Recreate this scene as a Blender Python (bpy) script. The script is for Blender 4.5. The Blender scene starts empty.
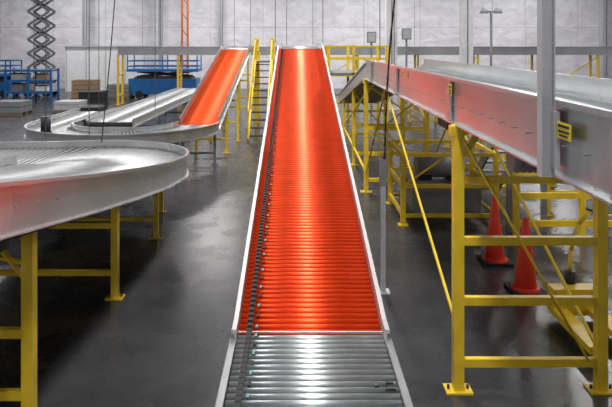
import bpy, math, random
from mathutils import Vector, Matrix
random.seed(4)
S=bpy.context.scene
S.view_settings.view_transform='Standard'
S.view_settings.exposure=0.0

# ---------------- materials ----------------
def mat(name,col,rough=0.5,metal=0.0,noise=0.08,nscale=6.0,bump=0.0,bscale=30.0,emit=None):
    m=bpy.data.materials.new(name); m.use_nodes=True
    nt=m.node_tree; b=nt.nodes['Principled BSDF']
    b.inputs['Roughness'].default_value=rough; b.inputs['Metallic'].default_value=metal
    tc=nt.nodes.new('ShaderNodeTexCoord'); n=nt.nodes.new('ShaderNodeTexNoise')
    n.inputs['Scale'].default_value=nscale; n.inputs['Detail'].default_value=4
    nt.links.new(tc.outputs['Object'],n.inputs['Vector'])
    r=nt.nodes.new('ShaderNodeValToRGB')
    r.color_ramp.elements[0].position=0.3; r.color_ramp.elements[1].position=0.7
    r.color_ramp.elements[0].color=tuple(max(0,c*(1-noise)) for c in col)+(1,)
    r.color_ramp.elements[1].color=tuple(min(1,c*(1+noise)) for c in col)+(1,)
    nt.links.new(n.outputs['Fac'],r.inputs['Fac']); nt.links.new(r.outputs['Color'],b.inputs['Base Color'])
    if bump>0:
        n2=nt.nodes.new('ShaderNodeTexNoise'); n2.inputs['Scale'].default_value=bscale; n2.inputs['Detail'].default_value=5
        nt.links.new(tc.outputs['Object'],n2.inputs['Vector'])
        bp=nt.nodes.new('ShaderNodeBump'); bp.inputs['Strength'].default_value=bump
        nt.links.new(n2.outputs['Fac'],bp.inputs['Height']); nt.links.new(bp.outputs['Normal'],b.inputs['Normal'])
    return m
M={}
M['yellow']=mat('yellow_paint',(0.80,0.55,0.025),0.38,0,0.12)
M['rail']=mat('galvanised_rail',(0.52,0.53,0.54),0.25,0.7,0.10,3.0,0.03,8)
M['railw']=mat('white_side_guard',(0.58,0.57,0.57),0.30,0.4,0.05)
M['silver']=mat('zinc_roller',(0.60,0.64,0.65),0.33,0.8,0.10,9)
M['silver2']=mat('zinc_roller_worn',(0.42,0.43,0.44),0.40,0.7,0.12,7)
M['orange']=mat('red_orange_roller',(0.96,0.070,0.005),0.38,0.65,0.10,5)
M['orange2']=mat('orange_roller',(0.92,0.105,0.008),0.45,0.4,0.05,5)
M['dark']=mat('dark_steel',(0.03,0.03,0.035),0.5,0.3)
M['black']=mat('black_rubber',(0.012,0.012,0.013),0.7)
M['teal']=mat('teal_urethane',(0.02,0.16,0.2),0.4)
M['grey']=mat('grey_paint',(0.20,0.21,0.22),0.45,0.1)
M['lgrey']=mat('light_grey_paint',(0.44,0.45,0.47),0.45,0.1)
M['white']=mat('white_paint',(0.72,0.72,0.74),0.5)
M['blue']=mat('blue_paint',(0.012,0.12,0.36),0.4)
M['cone']=mat('cone_vinyl',(0.80,0.045,0.012),0.45,0,0.1)
M['sticker']=mat('yellow_label',(0.8,0.65,0.02),0.5)
M['bronze']=mat('brown_belt',(0.16,0.12,0.08),0.5)
M['rust']=mat('orange_upright',(0.55,0.12,0.02),0.5)
M['card']=mat('cardboard',(0.30,0.20,0.12),0.7)

# ---------------- mesh builder ----------------
class B:
    def __init__(s): s.v=[];s.f=[];s.m=[];s.sm=[];s.mats=[]
    def mi(s,k):
        if k not in s.mats: s.mats.append(k)
        return s.mats.index(k)
    def face(s,idx,k,smooth=False): s.f.append(idx); s.m.append(s.mi(k)); s.sm.append(smooth)
    def box(s,c,d,k,M3=None):
        c=Vector(c); o=len(s.v)
        for sx in(-1,1):
            for sy in(-1,1):
                for sz in(-1,1):
                    p=Vector((sx*d[0]/2,sy*d[1]/2,sz*d[2]/2))
                    if M3: p=M3@p
                    s.v.append(c+p)
        for q in((0,1,3,2),(4,6,7,5),(0,4,5,1),(2,3,7,6),(0,2,6,4),(1,5,7,3)): s.face([o+i for i in q],k)
    def bb(s,x0,x1,y0,y1,z0,z1,k): s.box(((x0+x1)/2,(y0+y1)/2,(z0+z1)/2),(x1-x0,y1-y0,z1-z0),k)
    def frame(s,a,b):
        a=Vector(a);b=Vector(b);t=(b-a).normalized()
        u=Vector((0,0,1)) if abs(t.z)<0.95 else Vector((1,0,0)) if abs(t.x)<0.5 else Vector((0,1,0))
        x=t.cross(u).normalized(); z=x.cross(t).normalized()
        return a,b,t,x,z
    def beam(s,a,b,w,h,k):
        a,b,t,x,z=s.frame(a,b); L=(b-a).length
        M3=Matrix((x,t,z)).transposed()
        s.box((a+b)/2,(w,L,h),k,M3)
    def cyl(s,a,b,r,k,n=12,r2=None,caps=True):
        a,b,t,x,z=s.frame(a,b); r2=r if r2 is None else r2; o=len(s.v)
        for i in range(n):
            an=2*math.pi*i/n; d=x*math.cos(an)+z*math.sin(an)
            s.v.append(a+d*r); s.v.append(b+d*r2)
        for i in range(n):
            j=(i+1)%n; s.face([o+2*i,o+2*j,o+2*j+1,o+2*i+1],k,True)
        if caps:
            s.face([o+2*i for i in range(n)][::-1],k); s.face([o+2*i+1 for i in range(n)],k)
    def tube(s,pts,r,k,n=8):
        for a,b in zip(pts[:-1],pts[1:]): s.cyl(a,b,r,k,n)
    def sweep(s,pts,nrm,prof,k,smooth=False):
        o=len(s.v); n=len(prof)
        for p,q in zip(pts,nrm):
            for (u,w) in prof: s.v.append(Vector(p)+Vector(q)*u+Vector((0,0,w)))
        for i in range(len(pts)-1):
            for j in range(n):
                j2=(j+1)%n
                s.face([o+i*n+j,o+i*n+j2,o+(i+1)*n+j2,o+(i+1)*n+j],k)
        s.face([o+j for j in range(n)][::-1],k); s.face([o+(len(pts)-1)*n+j for j in range(n)],k)
    def obj(s,name,parent=None,bevel=0):
        me=bpy.data.meshes.new(name); me.from_pydata([tuple(v) for v in s.v],[],s.f)
        for k in s.mats: me.materials.append(M[k])
        me.polygons.foreach_set('material_index',s.m); me.polygons.foreach_set('use_smooth',s.sm)
        me.update()
        o=bpy.data.objects.new(name,me); S.collection.objects.link(o)
        if parent: o.parent=parent
        if bevel:
            bv=o.modifiers.new('bevel','BEVEL'); bv.width=bevel; bv.segments=2; bv.limit_method='ANGLE'
        return o
def empty(name):
    e=bpy.data.objects.new(name,None); S.collection.objects.link(e); e.empty_display_size=.2; return e

# ---------------- conveyors ----------------
def resample(path,step):
    out=[Vector(path[0])]
    P=[Vector(p) for p in path]; d=step
    for a,b in zip(P[:-1],P[1:]):
        L=(b-a).length; pos=d
        while pos<=L:
            out.append(a+(b-a)*(pos/L)); pos+=step
        d=pos-L
    return out
def normals(P):
    N=[]
    for i in range(len(P)):
        t=(P[min(i+1,len(P)-1)]-P[max(i-1,0)]); t.z=0; t.normalize(); N.append(Vector((t.y,-t.x,0)))
    return N
def rollers(b,path,hw,r,step,k,n=12):
    P=resample(path,step); N=normals(P)
    for i,(p,q) in enumerate(zip(P,N)):
        c=p-Vector((0,0,r))
        b.cyl(c-q*hw,c+q*hw,r,k,n)
def rails(b,path,hw,lo,hi,k,th=0.035,fl=0.05,sides=(-1,1)):
    P=[Vector(p) for p in path]; N=normals(P)
    for sgn in sides:
        Q=[q*sgn for q in N]
        prof=[(hw,-lo),(hw+fl,-lo),(hw+fl,-lo+0.012),(hw+th*.35,-lo+0.012),(hw+th*.35,hi-0.03),(hw+fl,hi-0.03),(hw+fl,hi),(hw,hi)]
        if sgn<0: prof=prof[::-1]
        b.sweep(P,Q,prof,k)
def bed(b,path,hw,z0,z1,k):
    P=[Vector(p) for p in path]; N=normals(P)
    b.sweep(P,N,[(-hw,z0),(-hw,z1),(hw,z1),(hw,z0)],k)
def arc(cx,cy,r,a0,a1,z0,z1,n=24):
    return [(cx+r*math.cos(math.radians(a0+(a1-a0)*i/n)),cy+r*math.sin(math.radians(a0+(a1-a0)*i/n)),z0+(z1-z0)*i/n) for i in range(n+1)]
def stand(b,pl,pr,ztop,bars,w=0.085,k='yellow',zt2=None):
    for i,p in enumerate((pl,pr)):
        zt=ztop if (i==0 or zt2 is None) else zt2
        b.bb(p[0]-w/2,p[0]+w/2,p[1]-w/2,p[1]+w/2,0.012,zt,k)
        b.bb(p[0]-w*1.3,p[0]+w*1.3,p[1]-w*.9,p[1]+w*.9,0,0.016,k)
        for sx in(-1,1):
            b.cyl((p[0]+sx*w*.95,p[1],0.016),(p[0]+sx*w*.95,p[1],0.05),0.012,'dark',6)
    for z in bars:
        b.beam((pl[0],pl[1],z),(pr[0],pr[1],z),w*.6,w*.8,k)

# --- central conveyor ---
cx=0.095; hw=0.56
flat=[(cx+.01,2.2,0.76),(cx,4.77,0.76)]
up=[(cx,4.77,0.76),(cx-.03,16.0,2.9)]
top=[(cx-.03,16.0,2.9),(cx-.03,20.5,2.95)]
e=empty('inclined_roller_conveyor')
b=B()
rollers(b,flat,hw-.005,0.024,0.072,'silver',20)
rollers(b,[(cx,4.80,0.766),(cx-.03,16.0,2.9)],hw-.005,0.0275,0.068,'orange',20)
rollers(b,top,hw-.005,0.026,0.075,'silver2',10)
b.obj('rollers',e)
b=B()
full=[flat[0],flat[1],up[1],top[1]]
rails(b,[flat[0],(cx,4.6,.76)],hw,0.16,0.035,'rail',fl=.045)
rails(b,[(cx,4.6,.76),flat[1],up[1]],hw,0.16,0.10,'railw',fl=.035)
rails(b,top,hw,0.16,0.14,'railw',fl=.035)
bed(b,[(p[0],p[1],p[2]) for p in full],hw-.01,-0.14,-0.09,'black')
P=resample(full,0.3)
for p in P:
    for s in(-1,1):
        b.cyl(p+Vector((s*(hw+.01),0,-.03)),p+Vector((s*(hw+.03),0,-.03)),.012,'dark',6)
b.beam((cx-.03-hw,16.02,2.905),(cx-.03+hw,16.02,2.905),.16,.02,'lgrey')
b.beam((cx-hw,4.785,.752),(cx+hw,4.785,.752),.02,.02,'railw')
b.obj('side_frames',e)
b=B()
for pth in (flat,up):
    P=resample(pth,0.068)
    for i,p in enumerate(P):
        x=p.x-hw+.085
        b.box((x,p.y+.02,p.z+.006),(.040,.062,.020),'black')
        if i%2: b.box((x+.055,p.y,p.z+.003),(.018,.05,.012),'teal' if i%4==1 else 'black')
b.obj('drive_chain',e)
b=B()
for y,z in((3.2,.6),(4.7,.6),(7.5,1.12),(10.5,1.69),(13.5,2.27),(15.9,2.73),(20.3,2.8)):
    stand(b,(cx-hw+.05,y),(cx+hw-.05,y),z,[z*.35,z*.9],k='yellow',w=.07)
b.obj('support_frames',e)
b=B()
b.box((cx+hw+.0-.05,3.98,.765),(.07,.025,.012),'dark'); b.box((cx+hw-.05,4.05,.765),(.05,.02,.012),'dark')
b.box((cx+hw-.14,4.02,.765),(.03,.03,.012),'dark')
b.obj('sensor_tabs',e)

# --- right elevated conveyor ---
e=empty('elevated_roller_conveyor')
xl,xr=1.39,2.63; rc=(xl+xr)/2; rh=(xr-xl)/2-.02
main=[(rc,0.9,2.52),(rc,12.7,2.52)]
decl=[(rc,12.7,2.52),(rc-.02,20.5,1.25)]
b=B()
rollers(b,main,rh,0.028,0.085,'silver',10)
rollers(b,decl,rh,0.028,0.085,'bronze',8)
b.obj('rollers',e)
b=B()
rails(b,main,rh,0.22,0.19,'rail',fl=.05)
rails(b,decl,rh,0.22,0.10,'rail',fl=.05)
bed(b,main,rh-.02,-.2,-.17,'dark'); bed(b,decl,rh-.02,-.2,-.17,'bronze')
for y in (2.6,5.6,8.6,11.6):
    for s,xx in((-1,xl-.012),(1,xr+.012)):
        b.box((xx,y,2.5),(.02,.16,.36),'rail')
        for dz in(-.12,-.04,.04,.12):
            for dy in(-.05,.05): b.cyl((xx-.014,y+dy,2.5+dz),(xx+.014,y+dy,2.5+dz),.008,'grey',6)
y=1.2
while y<12.6:
    b.cyl((xl-.012,y,2.47),(xl+.01,y,2.47),.006,'grey',6)
    y+=.25
b.obj('side_frames',e)
b=B()
for y in(5.32,12.5):
    stand(b,(xl,y),(xr,y),2.31,[0.245,0.78,1.30],w=.088)
for y,z in((15.3,1.88),(18.5,1.36)):
    stand(b,(xl,y),(xr,y),z,[0.3,1.0],w=.08)
for y in(5.32,12.5):
    for x,s in((xl,1),(xr,-1)):
        b.beam((x,y,2.0),(x+s*.22,y,2.28),.05,.05,'yellow')
        b.bb(x-.07,x+.07,y-.05,y+.05,2.22,2.30,'yellow')
b.cyl((xl+.04,5.28,2.18),(xr-.12,5.28,0.27),.012,'yellow',8)
b.beam((xl,5.4,.55),(xl,9.6,2.28),.022,.03,'yellow')
b.beam((xr,5.4,.35),(xr,9.6,2.28),.022,.03,'yellow')
b.beam((xl,12.45,.4),(xl,9.8,2.28),.03,.02,'yellow')
b.beam((xr,12.45,.4),(xr,9.8,2.28),.03,.02,'yellow')
b.beam((xl,12.55,.4),(xl,18.4,.5),.04,.04,'yellow')
b.beam((xl,12.55,2.0),(xl,18.4,.6),.03,.03,'yellow')
b.beam((xr,12.55,2.0),(xr,18.4,.6),.03,.03,'yellow')
b.beam((xl,12.5,1.25),(xr,12.5,.3),.03,.03,'yellow'); b.beam((xl,12.5,2.2),(xr,12.5,1.35),.03,.03,'yellow')
b.beam((xl,15.3,1.8),(xr,15.3,.35),.03,.03,'yellow')
b.beam((xl,5.32,1.83),(xr-.3,5.32,1.83),.05,.06,'yellow')
b.obj('support_frames',e)
b=B()
def label(b,y,z,h=.09,w=.14):
    b.box((xl-.034,y,z),(.004,w,h),'sticker')
    b.box((xl-.037,y,z+h*.28),(.004,w*.8,h*.16),'black')
    b.box((xl-.037,y,z-h*.05),(.004,w*.8,h*.12),'black'); b.box((xl-.037,y,z-h*.3),(.004,w*.6,h*.12),'black')
label(b,3.12,2.56,.085,.16); label(b,5.45,2.60,.1,.1); label(b,7.9,2.62,.1,.1)
b.obj('warning_labels',e)
b=B()
b.cyl((1.7,4.9,2.1),(2.2,4.9,2.1),.11,'grey',18); b.bb(2.2,2.42,4.78,5.02,1.96,2.3,'dark')
for i in range(8): b.cyl((1.74+i*.05,4.9,2.1),(1.755+i*.05,4.9,2.1),.122,'grey',18)
b.bb(1.75,2.4,4.84,4.96,2.2,2.3,'dark')
b.tube([(2.75,1.5,2.22),(2.75,12.5,2.22)],.02,'lgrey')
b.bb(1.85,2.1,7.6,8.1,1.95,2.3,'dark'); b.cyl((2.1,7.85,2.1),(2.5,7.85,2.1),.1,'grey',16)
b.obj('drive_motor',e)
b=B()
hx=1.325; hy=3.28
b.bb(hx-.036,hx+.036,hy-.02,hy+.02,2.3,9.0,'lgrey')
b.bb(hx-.036,hx-.028,hy-.045,hy-.02,2.3,9.0,'lgrey'); b.bb(hx+.028,hx+.036,hy-.045,hy-.02,2.3,9.0,'lgrey')
b.box((xl-.03,hy,2.5),(.03,.14,.3),'lgrey'); b.bb(hx-.08,hx+.08,hy-.08,hy+.08,8.97,8.995,'lgrey')
b.obj('hanger_strut',e)

# --- left descending curve ---
e=empty('curved_roller_conveyor')
zs=.24; W=1.33
pth=[(-3.26,2.4,2.02+zs),(-3.24,3.9,1.77+zs),(-3.20,5.6,1.47+zs),(-3.17,7.26,1.20+zs),(-3.15,8.6,1.0+zs),(-3.15,9.7,.88+zs)]
pth+=arc(-4.7,9.7,1.55,0,90,.88+zs,.66+zs,24)[1:]
pth+=[(-6.5,11.25,.64+zs),(-10.5,11.25,.62+zs)]
b=B()
rollers(b,pth,W-.01,.027,.115,'silver2',12); b.obj('rollers',e)
b=B()
rails(b,pth,W,zs,.12,'rail',fl=.05)
bed(b,pth,W-.02,-.2,-.16,'black')
for p,q in list(zip(resample(pth,.35),normals(resample(pth,.35)))):
    c=p+q*(W+.012); b.cyl(c+Vector((0,0,-.05)),c+q*.01+Vector((0,0,-.05)),.007,'grey',6)
b.obj('side_frames',e)
b=B()
stand(b,(-2.13,4.85),(-4.3,4.85),1.58,[.23,.72],w=.09)
stand(b,(-2.17,7.26),(-4.2,7.26),1.18,[.30,.86],w=.08)
stand(b,(-2.2,9.5),(-4.2,9.5),.90,[.3,.7],w=.07)
stand(b,(-2.45,11.0),(-4.3,11.6),.76,[.3,.55],w=.06)
stand(b,(-5.6,10.4),(-5.6,12.1),.65,[.3],w=.06); stand(b,(-9,10.4),(-9,12.1),.62,[.3],w=.06)
b.beam((-2.16,4.9,1.25),(-3.8,4.9,2.0-.4),.05,.02,'yellow')
b.beam((-2.16,4.9,1.05),(-3.2,7.2,.4),.04,.02,'yellow')
b.beam((-2.4,4.87,1.42),(-2.14,4.87,1.1),.05,.02,'yellow')
b.obj('support_frames',e)
b=B()
b.cyl((-2.3,4.3,1.55),(-2.3,4.7,1.5),.09,'dark',16); b.bb(-2.45,-2.15,4.1,4.3,1.5,1.74,'dark')
b.tube([(-2.0,2.6,1.95),(-2.05,4.2,1.66),(-2.02,7.2,1.14)],.018,'dark')
b.obj('drive_motor',e)

# --- U-turn curve + orange decline ---
e=empty('u_turn_roller_conveyor')
u=[(-2.48,15.3,1.0)]+arc(-4.28,15.3,1.8,0,-180,1.0,1.0,32)[1:]+[(-6.08,18.5,1.0)]
b=B(); rollers(b,u,.5,.026,.11,'silver2',8); b.obj('rollers',e)
b=B(); rails(b,u,.5,.16,.10,'rail',fl=.05); bed(b,u,.49,-.14,-.1,'black'); b.obj('side_frames',e)
b=B()
for a in(0,-45,-90,-135,-180):
    c,s_=math.cos(math.radians(a)),math.sin(math.radians(a))
    stand(b,(-4.28+2.2*c,15.3+2.2*s_),(-4.28+1.4*c,15.3+1.4*s_),.84,[.3],w=.06,k='grey')
b.obj('support_frames',e)
b=B(); b.cyl((-5.75,13.95,1.0),(-5.75,13.95,1.38),.11,'dark',18); b.bb(-5.87,-5.63,13.85,14.05,.9,1.02,'dark')
b.obj('drive_motor',e)

e=empty('declining_roller_conveyor')
d=[(-2.48,15.4,1.02),(-2.2,21.8,2.86)]
b=B(); rollers(b,d,.47,.03,.075,'orange2',10); rollers(b,[(-2.2,21.9,2.86),(-2.15,26,2.88)],.47,.025,.1,'silver',8); b.obj('rollers',e)
b=B(); rails(b,d,.47,.16,.16,'rail',fl=.04); rails(b,[(-2.2,21.8,2.86),(-2.15,26,2.88)],.47,.16,.1,'rail'); bed(b,d,.46,-.14,-.1,'dark'); b.obj('side_frames',e)
b=B()
for y,z in((17,1.3),(19.2,1.95),(21.7,2.68),(25.5,2.7)):
    f=(y-15.4)/6.4*.28
    stand(b,(-2.9+f,y),(-2.05+f,y),z,[z*.3,z*.65],w=.07)
b.obj('support_frames',e)

e=empty('straight_roller_conveyor')
st=[(-4.9,15.9,1.02),(-4.8,28,1.02)]
b=B(); rollers(b,st,.6,.026,.11,'silver2',8); b.obj('rollers',e)
b=B(); rails(b,st,.6,.16,.06,'rail'); bed(b,st,.59,-.14,-.1,'black')
b.obj('side_frames',e)
b=B()
for y in(16.2,20,24,27.5): stand(b,(-5.45,y),(-4.3,y),.86,[.35],w=.06,k='grey')
b.obj('support_frames',e)

# --- far cross conveyor ---
e=empty('overhead_transfer_conveyor')
cr=[(-9,31,2.72),(19,31,2.72)]
b=B(); rollers(b,cr,.45,.03,.14,'silver',6); rails(b,cr,.45,.22,.2,'rail'); bed(b,cr,.44,-.2,-.16,'dark'); b.obj('bed',e)
b=B()
for x in range(-9,20,3): stand(b,(x,30.6),(x,31.4),2.5,[.5,1.5],w=.1)
for x in range(0,18,6): b.beam((x,30.6,.5),(x+3,30.6,2.4),.05,.05,'yellow')
b.obj('support_frames',e)
e=empty('lower_roller_conveyor')
lp=[(4.9,10.6,1.35),(4.9,26.5,1.35)]
b=B(); rollers(b,lp,.5,.03,.12,'silver2',6); rails(b,lp,.5,.18,.12,'rail'); bed(b,lp,.49,-.16,-.12,'dark'); b.obj('bed',e)
b=B()
for y in(10.8,13,15.5,18,21,24,26.3): stand(b,(4.4,y),(5.4,y),1.18,[.4,.9],w=.08)
for y in(10.8,13,15.5,18,21): b.beam((4.4,y,.4),(4.4,y+2.2,1.1),.04,.03,'yellow')
b.obj('support_frames',e)
e=empty('yellow_machine_frame'); b=B()
for x in(1.75,3.3):
    for y in(10.2,11.6): b.bb(x-.04,x+.04,y-.04,y+.04,0,1.2,'yellow'); b.bb(x-.08,x+.08,y-.08,y+.08,0,.015,'yellow')
for z in(.16,.65,1.17):
    for y in(10.2,11.6): b.beam((1.75,y,z),(3.3,y,z),.05,.06,'yellow')
    for x in(1.75,3.3): b.beam((x,10.2,z),(x,11.6,z),.05,.06,'yellow')
b.beam((1.75,10.2,.65),(2.5,10.2,1.17),.03,.03,'yellow'); b.beam((3.3,10.2,.65),(2.5,10.2,1.17),.03,.03,'yellow')
b.bb(1.95,3.1,10.35,11.45,.18,.62,'grey'); b.cyl((2.1,10.9,.85),(2.9,10.9,.85),.2,'grey',18)
b.bb(2.15,2.35,10.75,11.05,.62,.85,'dark'); b.bb(2.65,2.85,10.75,11.05,.62,.85,'dark')
b.obj('frame',e)
e=empty('yellow_work_platform')
b=B()
for x in(1.1,2.0,3.2):
    for y in(22,24.5):
        b.bb(x-.05,x+.05,y-.05,y+.05,0,3.0,'yellow'); b.bb(x-.1,x+.1,y-.1,y+.1,0,.02,'yellow')
for z in(1.0,1.9,2.5,2.95):
    for y in(22,24.5): b.beam((1.1,y,z),(3.2,y,z),.06,.06,'yellow')
    for x in(1.1,3.2): b.beam((x,22,z),(x,24.5,z),.06,.06,'yellow')
b.beam((1.1,22,.1),(2.0,22,1.9),.04,.04,'yellow'); b.beam((3.2,22,.1),(2.0,22,1.9),.04,.04,'yellow')
b.bb(1.05,3.25,21.95,24.55,1.92,2.0,'grey')
b.obj('frame',e)
e=empty('yellow_access_stairs')
b=B()
for x in(-1.55,-.95):
    b.beam((x,19,0.05),(x,22.3,2.4),.06,.16,'yellow')
    b.beam((x,19,0.95),(x,22.3,3.2),.04,.04,'yellow')
    for t in(0,.33,.66,1): b.beam((x,19+3.3*t,.05+2.3*t),(x,19+3.3*t,.95+2.25*t),.04,.04,'yellow')
    for y in(22.3,23.6): b.bb(x-.05,x+.05,y-.05,y+.05,0,3.25,'yellow')
    for z in(2.4,2.8,3.2): b.beam((x,22.3,z),(x,23.6,z),.05,.05,'yellow')
for i in range(11):
    t=(i+.5)/11; b.box((-1.25,19+3.3*t,.05+2.35*t),(.6,.24,.03),'dark')
b.bb(-1.6,-.9,22.3,23.6,2.36,2.42,'grey')
b.obj('frame',e)

# --- traffic cones ---
def cone(x,y):
    b=B(); n=28
    b.bb(x-.2,x+.2,y-.2,y+.2,0.0,.04,'black' )
    b.cyl((x,y,.04),(x,y,.07),.175,'cone',n,r2=.165)
    b.cyl((x,y,.07),(x,y,.86),.135,'cone',n,r2=.038)
    b.cyl((x,y,.86),(x,y,.9),.04,'cone',n,r2=.034)
    b.cyl((x,y,.50),(x,y,.52),.085,'cone',n,r2=.082)
    b.cyl((x,y,.9),(x,y,.902),.022,'black',12)
    return b.obj('traffic_cone',bevel=.004)
cone(2.72,8.46); cone(2.77,7.45)

# --- thin post + cable ---
b=B()
b.bb(1.0,1.06,7.40,7.46,0,1.62,'lgrey'); b.bb(.95,1.11,7.35,7.51,0,.015,'lgrey')
b.bb(.99,1.07,7.39,7.47,1.3,1.62,'grey')
pts=[(1.26,7.43,8.99)]
for i in range(15):
    t=i/14; pts.append((1.25-.20*t-.04*math.sin(t*math.pi),7.43,4.2-2.62*t))
pts.append((1.03,7.43,1.6))
b.tube(pts,.012,'black')
b.obj('power_drop_post')

def rod(x,y,z0,r=.009,k='grey',dx=0):
    b=B(); b.cyl((x,y,z0),(x+dx,y,8.99),r,k,8); b.cyl((x+dx,y,8.97),(x+dx,y,8.99),.04,k,8); b.obj('hanger_rod')
for x,y,z in((-.6,16.2,3.06),(-.38,20.5,3.0),(.66,16.2,3.06),(.5,20.5,3.0),(-2.72,22,3.0),(-1.7,22,3.0),(-2.6,25,3.0),(1.7,12.7,2.7),(2.2,14,2.5),(3.4,31.5,2.95),(6,31.5,2.95),(-8,31.5,2.95),(10,31.5,2.95)):
    rod(x,y,z)
for px,py,z in((-5.2,12.62,1.0),(-4.3,12.6,1.0),(-6.6,15.3,1.1),(-5.53,17,1.1),(-4.2,18,1.1)):
    rod(px,py,z,.010)
b=B(); pts=[(-6.1,12.6,8.99)]+[(-6.1-.35*math.sin(i/10*1.6),12.6,8.99-8.0*i/10) for i in range(1,11)]
b.tube(pts,.011,'black'); b.obj('power_drop_cable')
b=B(); pts=[(-3.5,12.3,8.99)]+[(-3.5-.45*(i/12)**2,12.3,8.99-7.95*i/12) for i in range(1,13)]
b.tube(pts,.011,'black'); b.obj('power_drop_cable')

# --- columns ---
def column(x,y,w,k='white'):
    b=B()
    b.bb(x-w/2,x+w/2,y-w/2,y-w/2+.03,0,8.995,k); b.bb(x-w/2,x+w/2,y+w/2-.03,y+w/2,0,8.995,k); b.bb(x-.02,x+.02,y-w/2,y+w/2,0,8.995,k)
    b.bb(x-w/2+.01,x+w/2-.01,y-w/2+.03,y+w/2-.03,0,8.995,k)
    b.bb(x-w*.8,x+w*.8,y-w*.8,y+w*.8,0,.04,k); b.obj('steel_column')
column(7.7,28,.5); column(4.35,28.6,.5); column(20.3,40.5,.5,'lgrey')
for x in(-14.3,-9.2,-5.2): column(x,41,.28,'lgrey')
b=B()
for x in(-6.85,-7.2): b.bb(x-.05,x+.05,37.9,38.1,0,8.99,'rust')
for i in range(8): b.beam((-6.85,38,.5+i),(-7.2,38,1.0+i),.05,.05,'rust')
b.bb(-7.4,-6.7,37.8,38.2,0,.03,'rust')
b.obj('orange_rack_upright')

b=B()
x=8.0;y=26
b.cyl((x+.2,y,0),(x+.2,y,4.45),.05,'grey',10); b.cyl((x+.2,y,0),(x+.2,y,.06),.3,'grey',16)
b.beam((x-.1,y,4.42),(x+.5,y,4.42),.05,.05,'grey')
for dx in(-.1,.5): b.cyl((x+dx,y,4.35),(x+dx,y,4.6),.2,'lgrey',16,r2=.1)
b.obj('pole_floodlight')
for (x,z) in((3.35,3.35),(4.95,3.5)):
    b=B(); b.bb(x-.2,x+.2,27.8,28.05,z-.25,z+.25,'grey'); b.bb(x-.17,x+.17,27.77,27.8,z-.21,z+.21,'lgrey')
    b.bb(x-.04,x+.04,27.9,27.98,0,z-.25,'grey'); b.bb(x-.2,x+.2,27.75,28.1,0,.03,'grey'); b.obj('control_cabinet')

# --- scissor lifts ---
def scissor(x,y,zc,w,n,k,kb,depth=1.2,rail=1.1,zb=.75):
    e=empty('scissor_lift')
    b=B()
    b.bb(x-w/2,x+w/2,y-depth/2,y+depth/2,.25,zb,kb)
    b.bb(x-w*.42,x+w*.42,y-depth*.42,y+depth*.42,zb,zb+.1,'dark')
    for sx in(-1,1):
        for sy in(-1,1): b.cyl((x+sx*w*.34,y+sy*(depth/2-.1),.22),(x+sx*w*.34,y+sy*(depth/2+.08),.22),.22,'black',18)
    b.obj('chassis',e)
    b=B(); h=(zc-zb-.1)/n
    for i in range(n):
        z0=zb+.1+i*h
        for yy in(y-.4,y+.4):
            b.beam((x-w*.4,yy,z0),(x+w*.4,yy,z0+h),.06,.13,k); b.beam((x+w*.4,yy+.07,z0),(x-w*.4,yy+.07,z0+h),.06,.13,k)
        b.cyl((x,y-.5,z0+h/2),(x,y+.5,z0+h/2),.05,'dark',8)
    b.obj('scissor_arms',e)
    b=B()
    b.bb(x-w/2-.1,x+w/2+.1,y-depth/2,y+depth/2,zc,zc+.14,kb)
    for xx in(x-w/2-.05,x,x+w/2+.05):
        for yy in(y-depth/2+.05,y+depth/2-.05): b.bb(xx-.03,xx+.03,yy-.03,yy+.03,zc+.1,zc+rail,kb)
    for z in(zc+.3,zc+.6,zc+rail):
        for yy in(y-depth/2+.05,y+depth/2-.05): b.beam((x-w/2-.08,yy,z),(x+w/2+.08,yy,z),.05,.06,kb)
        for xx in(x-w/2-.05,x+w/2+.05): b.beam((xx,y-depth/2,z),(xx,y+depth/2,z),.05,.06,kb)
    b.obj('platform',e)
scissor(-15.1,36,6.6,1.6,7,'grey','lgrey')
scissor(-7.6,35,1.5,3.8,1,'dark','blue',1.5,1.0,1.1)
scissor(-17.3,35.5,1.2,1.8,1,'dark','blue',1.5,.9,.9)
e=empty('blue_storage_rack'); b=B()
for x in(-15.4,-14.2,-13.0):
    for y in(32.2,33.2): b.bb(x-.05,x+.05,y-.05,y+.05,0,1.75,'blue')
for z in(.5,1.1,1.65):
    for y in(32.2,33.2): b.beam((-15.4,y,z),(-13.0,y,z),.06,.12,'blue')
    b.bb(-15.35,-13.05,32.22,33.18,z+.02,z+.05,'lgrey')
for i,(x,z,w,h,k) in enumerate(((-14.9,.56,.6,.4,'grey'),(-13.6,.56,.6,.3,'white'),(-14.8,1.16,.8,.35,'lgrey'),(-13.6,1.16,.5,.3,'card'))):
    b.bb(x-w/2,x+w/2,32.4,33,z,z+h,k); b.bb(x-w/2-.02,x+w/2+.02,32.38,33.02,z+h-.04,z+h,'dark')
b.obj('frame',e)
b=B(); b.bb(-15.0,-9.8,39.4,39.7,0,2.85,'white'); b.bb(-15.05,-9.75,39.3,39.8,2.85,2.95,'lgrey')
for i in range(5): b.bb(-14.9+i*1.25,-14.86+i*1.25,39.36,39.4,0,2.85,'lgrey')
b.obj('partition_wall')
def crate(x,y,w,d,h,k):
    b=B()
    for i in range(3): b.bb(x-w/2,x+w/2,y-d/2+i*(d-.1)/2,y-d/2+.1+i*(d-.1)/2,0,.1,'bronze')
    for i in range(6): b.bb(x-w/2+i*w/6,x-w/2+i*w/6+w/8,y-d/2,y+d/2,.1,.125,'bronze')
    hh=.13
    while hh<h: 
        b.bb(x-w/2+.05,x+w/2-.05,y-d/2+.05,y+d/2-.05,hh,min(h,hh+.22),k); hh+=.24
    b.obj('loaded_pallet')
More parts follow.
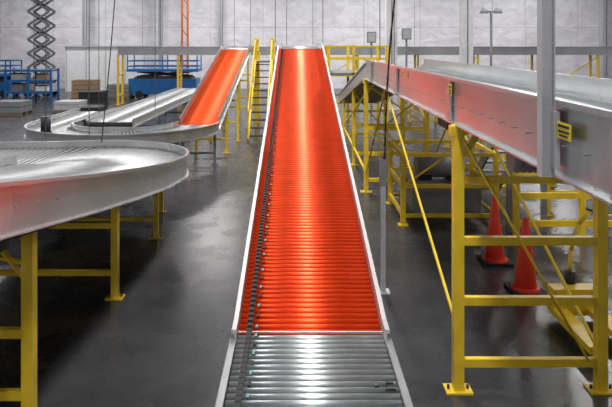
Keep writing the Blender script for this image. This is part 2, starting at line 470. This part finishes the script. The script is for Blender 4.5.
crate(-12.4,26.5,1.4,1.2,.6,'grey'); crate(-10.2,27.5,1.2,1.2,.5,'lgrey'); crate(9.5,20,1.3,1.2,1.0,'grey'); crate(8.2,13,1.2,1.2,.8,'grey')
crate(-11.6,33.5,1.3,1.2,1.1,'card'); crate(-10.0,34.5,1.3,1.2,.8,'grey'); crate(-10.2,30.5,1.2,1.2,.7,'dark'); crate(-8.4,25,1.0,1.2,.5,'dark')
# --- yellow safety railing right ---
e=empty('yellow_safety_railing'); b=B()
for x in(3.3,4.3,5.3): b.bb(x-.04,x+.04,9.26-.04,9.26+.04,0,1.12,'yellow'); b.bb(x-.1,x+.1,9.16,9.36,0,.015,'yellow')
for z in(.3,.72,1.08): b.beam((3.3,9.26,z),(5.3,9.26,z),.05,.09,'yellow')
b.obj('frame',e)
e=empty('yellow_pallet_jack'); b=B()
for x in(2.82,3.2): b.bb(x-.08,x+.08,5.75,6.65,.09,.16,'yellow'); b.cyl((x-.05,6.0,.05),(x+.05,6.0,.05),.05,'black',12)
b.bb(2.76,3.27,6.6,6.78,.08,.36,'yellow'); b.cyl((2.97,6.85,.09),(3.08,6.85,.09),.09,'black',16)
b.cyl((3.02,6.8,.3),(3.02,6.8,.5),.06,'dark',14)
pts=[(3.02,6.82,.42),(3.06,6.86,.7),(3.16,6.9,.98),(3.3,6.92,1.12)]
b.tube(pts,.024,'yellow')
b.cyl((3.24,6.86,1.16),(3.38,6.98,1.1),.016,'dark',8); b.obj('frame',e)
e=empty('grey_ship_ladder'); b=B()
for x in(3.4,3.95): b.beam((x,9.9,1.9),(x,12.3,0.05),.04,.16,'grey')
for i in range(8):
    t=(i+.5)/8; b.box((3.67,9.9+2.4*t,1.9-1.85*t),(.55,.2,.03),'grey')
for x in(3.4,3.95): b.bb(x-.04,x+.04,9.8,9.88,0,2.0,'grey')
b.obj('frame',e)

# ---------------- room ----------------
def nodes_floor():
    m=bpy.data.materials.new('polished_concrete'); m.use_nodes=True; nt=m.node_tree; b=nt.nodes['Principled BSDF']
    tc=nt.nodes.new('ShaderNodeTexCoord')
    n=nt.nodes.new('ShaderNodeTexNoise'); n.inputs['Scale'].default_value=.45; n.inputs['Detail'].default_value=9; n.inputs['Roughness'].default_value=.68
    nt.links.new(tc.outputs['Object'],n.inputs['Vector'])
    r=nt.nodes.new('ShaderNodeValToRGB'); r.color_ramp.elements[0].position=.35; r.color_ramp.elements[1].position=.68
    r.color_ramp.elements[0].color=(.024,.024,.027,1); r.color_ramp.elements[1].color=(.062,.061,.065,1)
    nt.links.new(n.outputs['Fac'],r.inputs['Fac'])
    br=nt.nodes.new('ShaderNodeTexBrick'); br.offset=0; br.inputs['Scale'].default_value=1; br.inputs['Brick Width'].default_value=4.5; br.inputs['Row Height'].default_value=4.5
    br.inputs['Mortar Size'].default_value=.012; br.inputs['Color1'].default_value=(1,1,1,1); br.inputs['Color2'].default_value=(1,1,1,1); br.inputs['Mortar'].default_value=(.45,.45,.45,1)
    nt.links.new(tc.outputs['Object'],br.inputs['Vector'])
    mx=nt.nodes.new('ShaderNodeMix'); mx.data_type='RGBA'; mx.blend_type='MULTIPLY'; mx.inputs[0].default_value=1
    nt.links.new(r.outputs['Color'],mx.inputs[6]); nt.links.new(br.outputs['Color'],mx.inputs[7]); nt.links.new(mx.outputs[2],b.inputs['Base Color'])
    n2=nt.nodes.new('ShaderNodeTexNoise'); n2.inputs['Scale'].default_value=2; n2.inputs['Detail'].default_value=6
    nt.links.new(tc.outputs['Object'],n2.inputs['Vector'])
    mr=nt.nodes.new('ShaderNodeMapRange'); mr.inputs[3].default_value=.17; mr.inputs[4].default_value=.36
    nt.links.new(n2.outputs['Fac'],mr.inputs[0]); nt.links.new(mr.outputs[0],b.inputs['Roughness'])
    return m
def nodes_wall():
    m=bpy.data.materials.new('white_vapour_barrier'); m.use_nodes=True; nt=m.node_tree; b=nt.nodes['Principled BSDF']
    b.inputs['Roughness'].default_value=.5
    tc=nt.nodes.new('ShaderNodeTexCoord'); mp=nt.nodes.new('ShaderNodeMapping'); mp.inputs['Scale'].default_value=(1,1,1.6)
    nt.links.new(tc.outputs['Object'],mp.inputs['Vector'])
    n=nt.nodes.new('ShaderNodeTexNoise'); n.inputs['Scale'].default_value=1.1; n.inputs['Detail'].default_value=7; n.inputs['Distortion'].default_value=.8
    nt.links.new(mp.outputs['Vector'],n.inputs['Vector'])
    r=nt.nodes.new('ShaderNodeValToRGB'); r.color_ramp.elements[0].position=.35; r.color_ramp.elements[1].position=.65
    r.color_ramp.elements[0].color=(.70,.69,.74,1); r.color_ramp.elements[1].color=(.86,.85,.89,1)
    nt.links.new(n.outputs['Fac'],r.inputs['Fac'])
    br=nt.nodes.new('ShaderNodeTexBrick'); br.offset=0; br.inputs['Scale'].default_value=1; br.inputs['Brick Width'].default_value=3.6; br.inputs['Row Height'].default_value=4.2
    br.inputs['Mortar Size'].default_value=.02; br.inputs['Color1'].default_value=(1,1,1,1); br.inputs['Color2'].default_value=(.95,.95,.96,1); br.inputs['Mortar'].default_value=(.7,.7,.72,1)
    sp=nt.nodes.new('ShaderNodeSeparateXYZ'); cb=nt.nodes.new('ShaderNodeCombineXYZ'); nt.links.new(tc.outputs['Object'],sp.inputs[0])
    ad=nt.nodes.new('ShaderNodeMath'); ad.operation='ADD'; nt.links.new(sp.outputs[0],ad.inputs[0]); nt.links.new(sp.outputs[1],ad.inputs[1])
    nt.links.new(ad.outputs[0],cb.inputs[0]); nt.links.new(sp.outputs[2],cb.inputs[1]); nt.links.new(cb.outputs[0],br.inputs['Vector'])
    mx=nt.nodes.new('ShaderNodeMix'); mx.data_type='RGBA'; mx.blend_type='MULTIPLY'; mx.inputs[0].default_value=1
    nt.links.new(r.outputs['Color'],mx.inputs[6]); nt.links.new(br.outputs['Color'],mx.inputs[7]); nt.links.new(mx.outputs[2],b.inputs['Base Color'])
    bp=nt.nodes.new('ShaderNodeBump'); bp.inputs['Strength'].default_value=.4; bp.inputs['Distance'].default_value=.2
    nt.links.new(n.outputs['Fac'],bp.inputs['Height']); nt.links.new(bp.outputs['Normal'],b.inputs['Normal'])
    return m
M['floor']=nodes_floor(); M['wall']=nodes_wall(); M['ceil']=mat('ceiling_deck',(.35,.35,.37),.6)
X0,X1,Y0,Y1,H=-24,24,-6,42,9
for nm,a,k in (('floor',(X0,X1,Y0,Y1,-.2,0),'floor'),('ceiling',(X0,X1,Y0,Y1,H,H+.2),'ceil'),
    ('wall_back',(X0,X1,Y1,Y1+.2,0,H),'wall'),('wall_front',(X0,X1,Y0-.2,Y0,0,H),'wall'),
    ('wall_left',(X0-.2,X0,Y0,Y1,0,H),'wall'),('wall_right',(X1,X1+.2,Y0,Y1,0,H),'wall')):
    b=B(); b.bb(*a,k); b.obj(nm)

# ---------------- lights ----------------
def highbay(x,y,p,sx=.6,sy=2.6):
    e=empty('high_bay_light')
    b=B(); b.bb(x-sx/2-.05,x+sx/2+.05,y-sy/2-.05,y+sy/2+.05,8.8,8.995,'lgrey'); b.obj('housing',e)
    L=bpy.data.lights.new('lamp','AREA'); L.shape='RECTANGLE'; L.size=sx; L.size_y=sy; L.energy=p; L.color=(1,.985,.97)
    o=bpy.data.objects.new('lamp',L); S.collection.objects.link(o); o.location=(x,y,8.78); o.parent=e
for y,f in((3,.85),(9.5,.95),(16,1),(22.5,1.05),(30,1.1)):
    for x,p in((-11,350),(.1,470),(11,350)):
        highbay(x,y,p*f,.9 if x==.1 else .6)
for x in(-15,-5,5,15): highbay(x,36.5,480,2.6,.6)  # unseen crosswise row, added close to the back wall to keep it bright
highbay(.1,-3,280)
w=bpy.data.worlds.new('world'); S.world=w; w.use_nodes=True
w.node_tree.nodes['Background'].inputs[0].default_value=(.6,.65,.7,1); w.node_tree.nodes['Background'].inputs[1].default_value=.3

# ---------------- camera ----------------
c=bpy.data.cameras.new('camera'); co=bpy.data.objects.new('camera',c); S.collection.objects.link(co)
c.lens=36; c.sensor_width=36; c.sensor_fit='HORIZONTAL'; c.shift_x=8/612; c.shift_y=-158.5/612; c.clip_start=.05; c.clip_end=200
co.location=(0,0,3); co.rotation_euler=(math.radians(90),0,0)
S.camera=co
